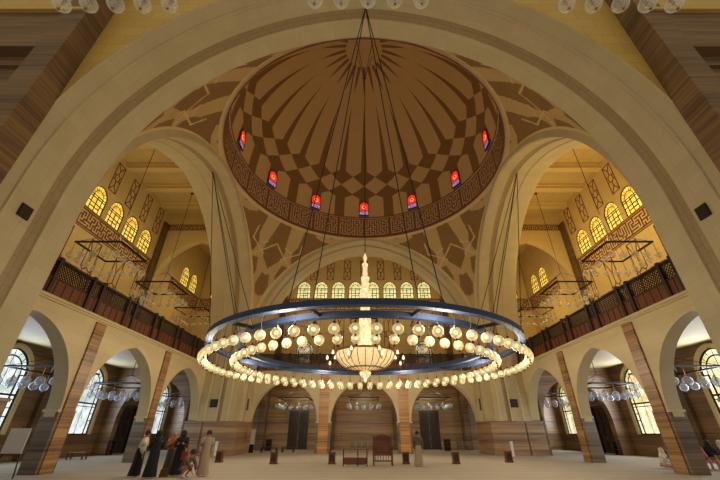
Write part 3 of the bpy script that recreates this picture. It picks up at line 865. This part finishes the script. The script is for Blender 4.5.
# ------------------------------------------------------------------ furniture
def book_box(loc, label):
    r = empty('book_stand', label, 'stand', loc, 0, 'small wooden stands on the carpet')
    mb = MB(); mb.box(-.2, .2, -.16, .16, .05, .58); mb.box(-.23, .23, -.19, .19, .58, .62); mb.box(-.23, .23, -.19, .19, 0, .06)
    build('body', mb, M['wood'], r)
    mb = MB(); mb.box(-.13, .13, -.18, -.16, .14, .5); mb.box(-.17, .17, -.175, -.16, .28, .31)
    build('front_panel', mb, M['dark_wood'], r)
for x, y, l in ((-9.3, 26, 'small wooden stand on the carpet in front of the far left pier'), (-5.5, 24.7, 'small wooden stand left of centre, before the left far arch'),
                (-1.95, 24.7, 'small wooden stand just left of the low wooden bench'), (2.55, 24.7, 'small wooden stand right of the carved wooden seat'),
                (5.6, 24.7, 'small wooden stand before the right far arch'), (9.3, 26, 'small wooden stand on the carpet in front of the far right pier')):
    book_box((x, y, 0), l)
def carved_seat():
    r = empty('carved_seat', 'tall red-brown carved wooden seat with rails, centre of the hall', 'chair', (1.1, 23.6, 0))
    mb = MB(); mb.box(-.56, .56, -.28, .28, .5, .57); build('seat', mb, M['wood'], r)
    for x in (-.54, .54):
        for y in (-.26, .26):
            mb = MB(); mb.box(x-.04, x+.04, y-.04, y+.04, 0, 1.5 if y > 0 else .9); mb.sphere((x, y, 1.53 if y > 0 else .93), .05, 8, 5); build('leg', mb, M['wood'], r)
    mb = MB(); mb.box(-.5, .5, .25, .27, .57, 1.42); mb.box(-.54, .54, .23, .29, .85, .95); mb.box(-.54, .54, .23, .29, 1.15, 1.22); mb.prism([[(-.5, 1.4), (.5, 1.4), (.35, 1.5), (0, 1.58), (-.35, 1.5)]], XZ, .23, .29)
    for k in range(9): mb.lathe([(.0, .95), (.03, .95), (.018, 1.05), (.03, 1.15), (0, 1.15)], 6, (-.48+k*.12, .26, 0)); mb.box(-.5+k*.12, -.46+k*.12, .25, .28, 1.22, 1.42)
    mb.box(-.54, .54, .23, .29, 1.36, 1.43); build('backrest', mb, M['wood'], r)
    for s in (-.54, .54): build('armrest', MB().box(s-.04, s+.04, -.3, .26, .84, .9), M['wood'], r)
    mb = MB(); mb.box(-.54, .54, -.28, -.24, .2, .27)
    for k in range(7): mb.box(-.47+k*.155, -.43+k*.155, -.275, -.245, .27, .5)
    build('front_rail', mb, M['wood'], r)
carved_seat()
r = empty('low_bench', 'low red-brown wooden bench with end posts, left of the carved seat', 'bench', (-.25, 23.2, 0))
mb = MB(); mb.box(-.85, .35, -.2, .2, .35, .42); mb.box(-.8, .3, -.18, -.12, .08, .35); build('seat', mb, M['wood'], r)
for x in (-.92, -.1, .42):
    mb = MB(); mb.box(x-.03, x+.03, -.22, -.16, 0, .78); mb.sphere((x, -.19, .8), .04, 8, 5); build('post', mb, M['dark_wood'], r)
mb = MB(); mb.box(-.92, .42, -.21, -.17, .1, .42); build('front_board', mb, M['wood'], r)

def chair_proto():
    r = bpy.data.objects.new('metal_chair', None); COL.objects.link(r); r['category'] = 'chair'
    mb = MB(); mb.box(-.22, .22, -.22, .22, .44, .48); build('seat', mb, M['cloth_black'], r)
    mb = MB(); mb.box(-.21, .21, .19, .22, .55, .88); build('backrest', mb, M['grey_metal'], r)
    for x in (-.2, .2):
        for y in (-.2, .2):
            mb = MB(); mb.bar((x, y, 0), (x, y, .46 if y < 0 else .9), .018, 6); build('leg', mb, M['grey_metal'], r)
    return r
cp = chair_proto()
row = [(-1.15+.62*i, 39.6) for i in range(5)]+[(9.6, 40.0), (10.3, 40.2)]
nmz = ['leftmost of the row behind the low bench', 'second of the row behind the low bench', 'middle of the row behind the low bench', 'fourth of the row behind the low bench', 'rightmost of the row behind the carved seat', 'left one of two in the right far arch', 'right one of two in the right far arch']
for i, (x, y) in enumerate(row):
    c = cp if i == 0 else copy_tree(cp)
    c.location = (x, y, 0); c['label'] = 'light chair in the far aisle, '+nmz[i]; c['group'] = 'chairs in the far aisle'
def shelf(loc, rz, label):
    r = empty('bookcase', label, 'bookcase', loc, rz, 'low dark bookcases')
    mb = MB(); mb.box(-.32, -.28, -.18, .18, 0, 1.1); mb.box(.28, .32, -.18, .18, 0, 1.1); mb.box(-.28, .28, .15, .18, 0, 1.1); build('case', mb, M['dark_wood'], r)
    for z in (.08, .4, .74, 1.08):
        mb = MB(); mb.box(-.28, .28, -.18, .15, z-.02, z+.02); build('shelf_board', mb, M['wood'], r)
shelf((-3.5, 38.9, 0), 0, 'low dark bookcase behind the left pier of the far arcade')
shelf((8.9, 42.5, 0), 0, 'low dark bookcase inside the right far arch')
shelf((-10.2, 42.5, 0), 0, 'low dark bookcase inside the left far arch')
shelf((-21.9, 34.4, 0), PI/2, 'low dark bookcase in the left aisle beside the dark door')
shelf((21.9, 34.4, 0), -PI/2, 'low dark bookcase in the right aisle beside the dark door')
shelf((19.5, 44.6, 0), 0, 'low dark bookcase in the far right corner room')
def low_table(loc, w, label, mat='dark_wood'):
    r = empty('low_table', label, 'table', loc)
    mb = MB(); mb.box(-w/2, w/2, -.25, .25, .38, .44); build('table_top', mb, M[mat], r)
    for x in (-w/2+.06, w/2-.06):
        for y in (-.2, .2):
            mb = MB(); mb.box(x-.04, x+.04, y-.04, y+.04, 0, .38); build('leg', mb, M[mat], r)
low_table((-9.3, 39.2, 0), 1.6, 'long low dark table in the left far arch')
low_table((-7.5, 39.5, 0), 1.2, 'shorter low dark table nearer the carved door in the left far arch')
low_table((-20.5, 28.8, 0), 1.2, 'low wooden table against the wall in the left aisle', 'wood')
r = empty('information_board', 'narrow upright pale board with a dark foot in the left far arch', 'sign', (-11.0, 38.6, 0))
mb = MB(); mb.box(-.3, .3, -.03, .03, .7, 2.0); build('panel', mb, M['cloth_white'], r)
mb = MB(); mb.box(-.3, .3, -.05, .05, 0, .7); build('foot', mb, M['cloth_black'], r)
for s, nm in ((-1, 'left'), (1, 'right')):
    mb = MB(); mb.box(-.09, .09, -.09, .09, 0, 1.0); mb.box(-.12, .12, -.12, .12, 0, .06); mb.box(-.1, .1, -.1, .1, 1.0, 1.05)
    o = build('marker_post', mb, M['white']); o.location = (s*12.2, 32.9, 0)
    tag(o, 'short white post in front of the far '+nm+' pier', 'post', 'white posts by the far piers')
# easel with a white board, left edge
r = empty('flipchart_easel', 'white board on a dark tripod easel at the left edge', 'easel', (-14.7, 16.9, 0), .1)
mb = MB(); mb.box(-.4, .4, -.21, -.18, .88, 1.8); build('board', mb, M['white'], r)
mb = MB(); mb.box(-.42, .42, -.26, -.12, .83, .88); build('tray', mb, M['wood'], r)
for a, b in (((-.1, .03, 1.9), (-.5, -.3, 0)), ((.1, .03, 1.9), (.4, -.1, 0)), ((0, .05, 1.9), (-.2, .8, 0))):
    mb = MB(); mb.bar(a, b, .025, 6); build('leg', mb, M['black'], r)
# ------------------------------------------------------------------ people
def person(loc, rz, label, pose, robe, top, hairM=None, cover=None, extras=None, h=1.7):
    root = empty('person', label, 'person', loc, rz)
    J = dict(pose); names = list(J); idx = {n: i for i, n in enumerate(names)}
    edges = [('pelvis', 'belly'), ('belly', 'chest'), ('chest', 'neck'), ('neck', 'chin'), ('chin', 'head'), ('head', 'crown')]
    for s in 'LR':
        edges += [('pelvis', 'hip'+s), ('hip'+s, 'knee'+s), ('knee'+s, 'ankle'+s), ('ankle'+s, 'toe'+s), ('chest', 'sh'+s), ('sh'+s, 'el'+s), ('el'+s, 'wr'+s), ('wr'+s, 'palm'+s)]
    rad = dict(pelvis=.13, belly=.125, chest=.14, neck=.055, chin=.075, head=.1, crown=.07, hip=.1, knee=.06, ankle=.04, toe=.03, sh=.07, el=.045, wr=.03, palm=.032)
    me = bpy.data.meshes.new('body'); me.from_pydata([Vector(J[n])*(h/1.7) for n in names], [(idx[a], idx[b]) for a, b in edges], [])
    me.materials.append(M['skin']); o = link('body', me, root)
    sk = o.modifiers.new('skin', 'SKIN')
    for n in names:
        d = me.skin_vertices[0].data[idx[n]]; rr = rad.get(n) or rad[n[:-1]]; d.radius = (rr, rr); d.use_root = (n == 'pelvis')
    sb = o.modifiers.new('sub', 'SUBSURF'); sb.levels = 1; sb.render_levels = 2
    # fingers, nose, ears as joined short tapers in one further body-coloured child
    mb = MB()
    for s in 'LR':
        w = Vector(J['wr'+s]); p = Vector(J['palm'+s]); d = (p-w).normalized(); side_ = d.orthogonal().normalized()
        for k in range(4):
            b = p+side_*(-.027+.018*k); L = (.07, .085, .08, .06)[k]
            mb.bar(b, b+d*L*.6, .009, 6); mb.bar(b+d*L*.6, b+d*L-Vector((0, 0, .02)), .008, 6, r2=.006)
        mb.bar(w+d*.03, w+d*.07+side_*.06, .011, 6, r2=.008)
    hd = Vector(J['head']); mb.bar(hd+Vector((0, -.1, .0)), hd+Vector((0, -.125, -.03)), .012, 6, r2=.018)
    for s in (-1, 1): mb.sphere(hd+Vector((s*.1, 0, -.01)), .03, 6, 4, .4, .7, 1)
    build('hand_and_face_detail', mb, M['skin'], root)
    def loft(rings, mat, name):
        m_ = MB(); n = 20
        for a, b in zip(rings, rings[1:]):
            for i in range(n):
                q = []
                for (cx, cy, cz, rx, ry), ii in ((a, i), (a, i+1), (b, i+1), (b, i)):
                    t = 2*PI*ii/n; f = 1+.05*math.sin(5*t)*(1 if cz < .7 else .3)
                    q.append((cx+rx*f*math.cos(t), cy+ry*f*math.sin(t), cz))
                m_.face(q)
        return build(name, m_, mat, root, smooth=True)
    P, Bp, Ch, Nk = (Vector(J[k]) for k in ('pelvis', 'belly', 'chest', 'neck'))
    if robe:
        zb = J.get('hem', (0, 0, .06))[2]
        ax = (Vector(J['ankleL'])+Vector(J['ankleR']))/2; kx = (Vector(J['kneeL'])+Vector(J['kneeR']))/2
        sp_ = abs(J['kneeL'][1]-J['hipL'][1])
        loft([(ax.x, ax.y, zb, .27, .24+sp_*.2), (kx.x, kx.y, max(kx.z, zb+.1), .22, .2+sp_*.3), (P.x, P.y, P.z-.05, .2, .18), (P.x, P.y, P.z+.12, .175, .15)], M[robe], 'skirt')
    loft([(P.x, P.y, P.z-.08, .2, .17), (Bp.x, Bp.y, Bp.z, .175, .15), (Ch.x, Ch.y, Ch.z-.02, .2, .15), (Ch.x, Ch.y, Ch.z+.1, .17, .12), (Nk.x, Nk.y, Nk.z-.0, .065, .065)], M[top], 'shirt')
    for s in 'LR':
        m_ = MB(); a, b, c = (Vector(J[k+s]) for k in ('sh', 'el', 'wr'))
        m_.bar(a, b, .085, 10, r2=.065); m_.bar(b, c, .065, 10, r2=.05); m_.sphere(b, .066, 8, 6); m_.sphere(a, .087, 8, 6)
        build('sleeve', m_, M[top], root, smooth=True)
    if hairM:
        m_ = MB(); m_.sphere(hd+Vector((0, .025, .035)), .125, 14, 9, .95, 1, 1); build('hair' if cover is None else 'head_scarf', m_, M[hairM], root, smooth=True)
    if cover:
        m_ = MB(); m_.sphere(hd+Vector((0, .03, -.0)), .135, 14, 9, .95, .95, 1.15); m_.lathe([(.12, 0), (.2, -.18)], 14, hd+Vector((0, .03, -.08))); build('head_scarf', m_, M[cover], root, smooth=True)
    if extras: extras(root, J)
    return root
def stand(lean=0, armL=None, armR=None):
    P = dict(pelvis=(0, 0, .95), belly=(0, -lean*.3, 1.12), chest=(0, -lean*.7, 1.33), neck=(0, -lean, 1.48), chin=(0, -lean-.03, 1.53), head=(0, -lean-.03, 1.6), crown=(0, -lean-.02, 1.66))
    for s, q in (('L', -1), ('R', 1)):
        P['hip'+s] = (q*.09, 0, .9); P['knee'+s] = (q*.1, -.01, .5); P['ankle'+s] = (q*.1, .02, .08); P['toe'+s] = (q*.11, -.13, .035)
        P['sh'+s] = (q*.19, -lean*.8, 1.38)
        a = (armL if q < 0 else armR) or 'down'
        if a == 'down': P['el'+s] = (q*.24, -lean*.8+.02, 1.1); P['wr'+s] = (q*.25, -lean*.8-.06, .86); P['palm'+s] = (q*.25, -lean*.8-.08, .78)
        else: P['el'+s] = (q*.24, -lean*.8-.05, 1.12); P['wr'+s] = (q*.12, -lean*.8-.28, 1.2); P['palm'+s] = (q*.09, -lean*.8-.35, 1.24)
    return P
def sit(armf=True):
    P = dict(pelvis=(0, 0, .14), belly=(0, -.02, .32), chest=(0, -.06, .53), neck=(0, -.08, .68), chin=(0, -.12, .73), head=(0, -.12, .8), crown=(0, -.11, .86))
    for s, q in (('L', -1), ('R', 1)):
        P['hip'+s] = (q*.1, -.03, .13); P['knee'+s] = (q*.32, -.3, .16); P['ankle'+s] = (q*.05, -.42, .08); P['toe'+s] = (-q*.06, -.46, .06)
        P['sh'+s] = (q*.19, -.06, .58); P['el'+s] = (q*.25, -.16, .36); P['wr'+s] = (q*.16, -.34, .28); P['palm'+s] = (q*.12, -.4, .26)
    return P
def crouch():
    P = dict(pelvis=(0, .1, .36), belly=(0, .02, .5), chest=(0, -.14, .68), neck=(0, -.24, .8), chin=(0, -.29, .84), head=(0, -.31, .9), crown=(0, -.31, .96))
    for s, q in (('L', -1), ('R', 1)):
        P['hip'+s] = (q*.1, .06, .34); P['knee'+s] = (q*.14, -.28, .46); P['ankle'+s] = (q*.13, 0, .09); P['toe'+s] = (q*.14, -.15, .035)
        P['sh'+s] = (q*.19, -.16, .72); P['el'+s] = (q*.2, -.36, .5); P['wr'+s] = (q*.12, -.5, .3); P['palm'+s] = (q*.1, -.54, .23)
    return P
def chairsit():
    P = dict(pelvis=(0, .02, .52), belly=(0, 0, .7), chest=(0, -.04, .9), neck=(0, -.07, 1.05), chin=(0, -.1, 1.1), head=(0, -.1, 1.17), crown=(0, -.09, 1.23))
    for s, q in (('L', -1), ('R', 1)):
        P['hip'+s] = (q*.1, -.02, .5); P['knee'+s] = (q*.13, -.42, .48); P['ankle'+s] = (q*.13, -.42, .08); P['toe'+s] = (q*.13, -.57, .035)
        P['sh'+s] = (q*.19, -.04, .95); P['el'+s] = (q*.24, -.12, .72); P['wr'+s] = (q*.14, -.33, .62); P['palm'+s] = (q*.1, -.4, .6)
    return P
D = 17.6
person((-9.75, 17.5, 0), 1.9, 'person in a cream blouse and long black skirt, leftmost of the standing group', stand(.1, 'down', 'fwd'), 'cloth_black', 'cloth_white', 'hair')
person((-8.85, 17.0, 0), -2.6, 'person in black seen from behind, middle of the standing group', stand(.03, 'fwd', 'fwd'), 'cloth_black', 'cloth_black', 'hair', 'cloth_black')
person((-8.8, 18.4, 0), .4, 'person in an orange top and shorts facing the camera behind the group', stand(.02, 'fwd', 'fwd'), 'cloth_brown', 'cloth_orange', None)
person((-8.2, 17.9, 0), .3, 'person in a long black robe holding a small device, right of the group', stand(.02, 'fwd', 'fwd'), 'cloth_black', 'cloth_black', 'hair', 'cloth_black')
person((-7.45, 17.0, 0), 1.2, 'person in brown crouching on the carpet right of the standing group', crouch(), None, 'cloth_brown', 'hair')
person((-7.05, 17.9, 0), .2, 'person in pale beige clothes standing right of the crouching one', stand(), 'cloth_beige', 'cloth_beige', 'cloth_beige' if False else 'hair')
person((3.1, 22.9, 0), 0, 'person in a brown top and beige robe standing before the right far arch', stand(0, 'down', 'down'), 'cloth_beige', 'cloth_brown', 'hair')
person((15.9, 21.6, 0), 1.0, 'person in a white shirt and cap sitting on the carpet beside the right near pier', sit(), 'cloth_pink', 'cloth_white', None, 'cloth_white')
person((17.3, 20.85, 0), 0, 'person in pink clothes sitting on the bench behind the right near pier', chairsit(), None, 'cloth_pink', None, 'cloth_pink')
person((17.95, 20.85, 0), 0, 'person in dark clothes on the bench beside the person in pink', chairsit(), None, 'cloth_black', 'hair', 'cloth_black')
person((18.6, 20.85, 0), 0, 'person with a white head cover at the right edge, on the bench', chairsit(), None, 'cloth_brown', None, 'cloth_white')
r = empty('long_bench', 'long bench with a pink cushion at the right edge behind the near pier', 'bench', (18.0, 20.9, 0))
mb = MB(); mb.box(-1.5, 1.5, -.25, .25, .28, .33); build('seat', mb, M['white'], r)
mb = MB(); mb.box(-1.5, 1.5, -.26, .26, .33, .38); build('cushion', mb, M['cloth_pink'], r)
for x in (-1.35, 0, 1.35):
    for y in (-.2, .2):
        mb = MB(); mb.box(x-.04, x+.04, y-.04, y+.04, 0, .28); build('leg', mb, M['white'], r)
# handbag and camera held in the group
r = empty('handbag', 'small red handbag hanging beside the person in the long black robe', 'bag', (-7.85, 17.65, .62))
mb = MB(); mb.prism([[(-.14, 0), (.14, 0), (.11, .3), (-.11, .3)]], XZ, -.05, .05); build('bag_body', mb, M['cloth_red'], r)
mb = MB(); mb.path([(.09*math.cos(PI*k/8), 0, .3+.28*math.sin(PI*k/8)) for k in range(9)], .012, 6); build('strap', mb, M['cloth_red'], r)
r = empty('tote_bag', 'small tan bag standing on the carpet between the standing people', 'bag', (-8.5, 17.5, 0))
mb = MB(); mb.prism([[(-.16, 0), (.16, 0), (.13, .3), (-.13, .3)]], XZ, -.08, .08); build('bag_body', mb, M['brass'], r)
mb = MB(); mb.path([(.09*math.cos(PI*k/8), 0, .3+.15*math.sin(PI*k/8)) for k in range(9)], .012, 6); build('strap', mb, M['dark_wood'], r)

# ------------------------------------------------------------------ light
def area(name, loc, rot, sx, sy, power, col):
    l = bpy.data.lights.new(name, 'AREA'); l.shape = 'RECTANGLE'; l.size = sx; l.size_y = sy; l.energy = power; l.color = col
    o = bpy.data.objects.new(name, l); COL.objects.link(o); o.location = loc; o.rotation_euler = rot; return o
def point(name, loc, power, col, r=.5):
    l = bpy.data.lights.new(name, 'POINT'); l.energy = power; l.color = col; l.shadow_soft_size = r
    o = bpy.data.objects.new(name, l); COL.objects.link(o); o.location = loc; return o
for k in range(8):
    t = PI/8+k*PI/4; point('chandelier_light', (8.8*math.cos(t), CY+8.8*math.sin(t), 5.7), 420, (1, .88, .7), .6)
point('bowl_light', (0, CY, 7.6), 1100, (1, .88, .7), .6)
for sd, s, c in (('left', -1, (1, .82, .5)), ('right', 1, (1, .82, .5))):
    for y in (15.5, 22.5, 29.5): point('bay_fill', (s*18.5, y, 16.5), 230 if s < 0 else 560, (1, .84, .5) if s < 0 else (1, .76, .34), .8)  # added fill without a fixture, brightens the side bay ceilings
    point('corner_fill', (s*19, 39, 15), 240 if s < 0 else 400, (1, .78, .4), .8)  # added warm light for the corner room, no lit lamp there
    for y in (14.9, 23.2, 31.3, 42.9):
        area('window_daylight', (s*(OUT-.3), y, 4.2), (0, s*PI/2, 0), 4.2, 2.6, 250 if s < 0 else 360, (.62, .78, 1) if s < 0 else (.82, .9, 1))
for x in (-7, 0, 7): point('far_bay_fill', (x, CY+18.5, 16.5), 170, (1, .8, .5), .8)  # added fill for the far bay, its chandeliers are unlit
for x in (-7.7, 0, 7.7): point('far_aisle_fill', (x, CY+18.5, 5.2), 170, (1, .84, .55), .4)  # added warm fill to brighten the far aisle, no lit lamp there
w = bpy.data.worlds.new('world'); sc.world = w; w.use_nodes = True
w.node_tree.nodes['Background'].inputs[0].default_value = (1, .93, .78, 1)
w.node_tree.nodes['Background'].inputs[1].default_value = .5
# ------------------------------------------------------------------ camera
cam = bpy.data.cameras.new('camera'); co = bpy.data.objects.new('camera', cam); COL.objects.link(co)
co.location = (0, 0, EYE); co.rotation_euler = (PI/2+TH, 0, 0)
cam.sensor_width = 36; cam.lens = 341/720*36; cam.shift_x = -4/720; cam.clip_end = 300
sc.camera = co
sc.view_settings.view_transform = 'Standard'; sc.view_settings.look = 'None'; sc.view_settings.gamma = 1; sc.view_settings.exposure = 0
sc.view_settings.use_curve_mapping = False
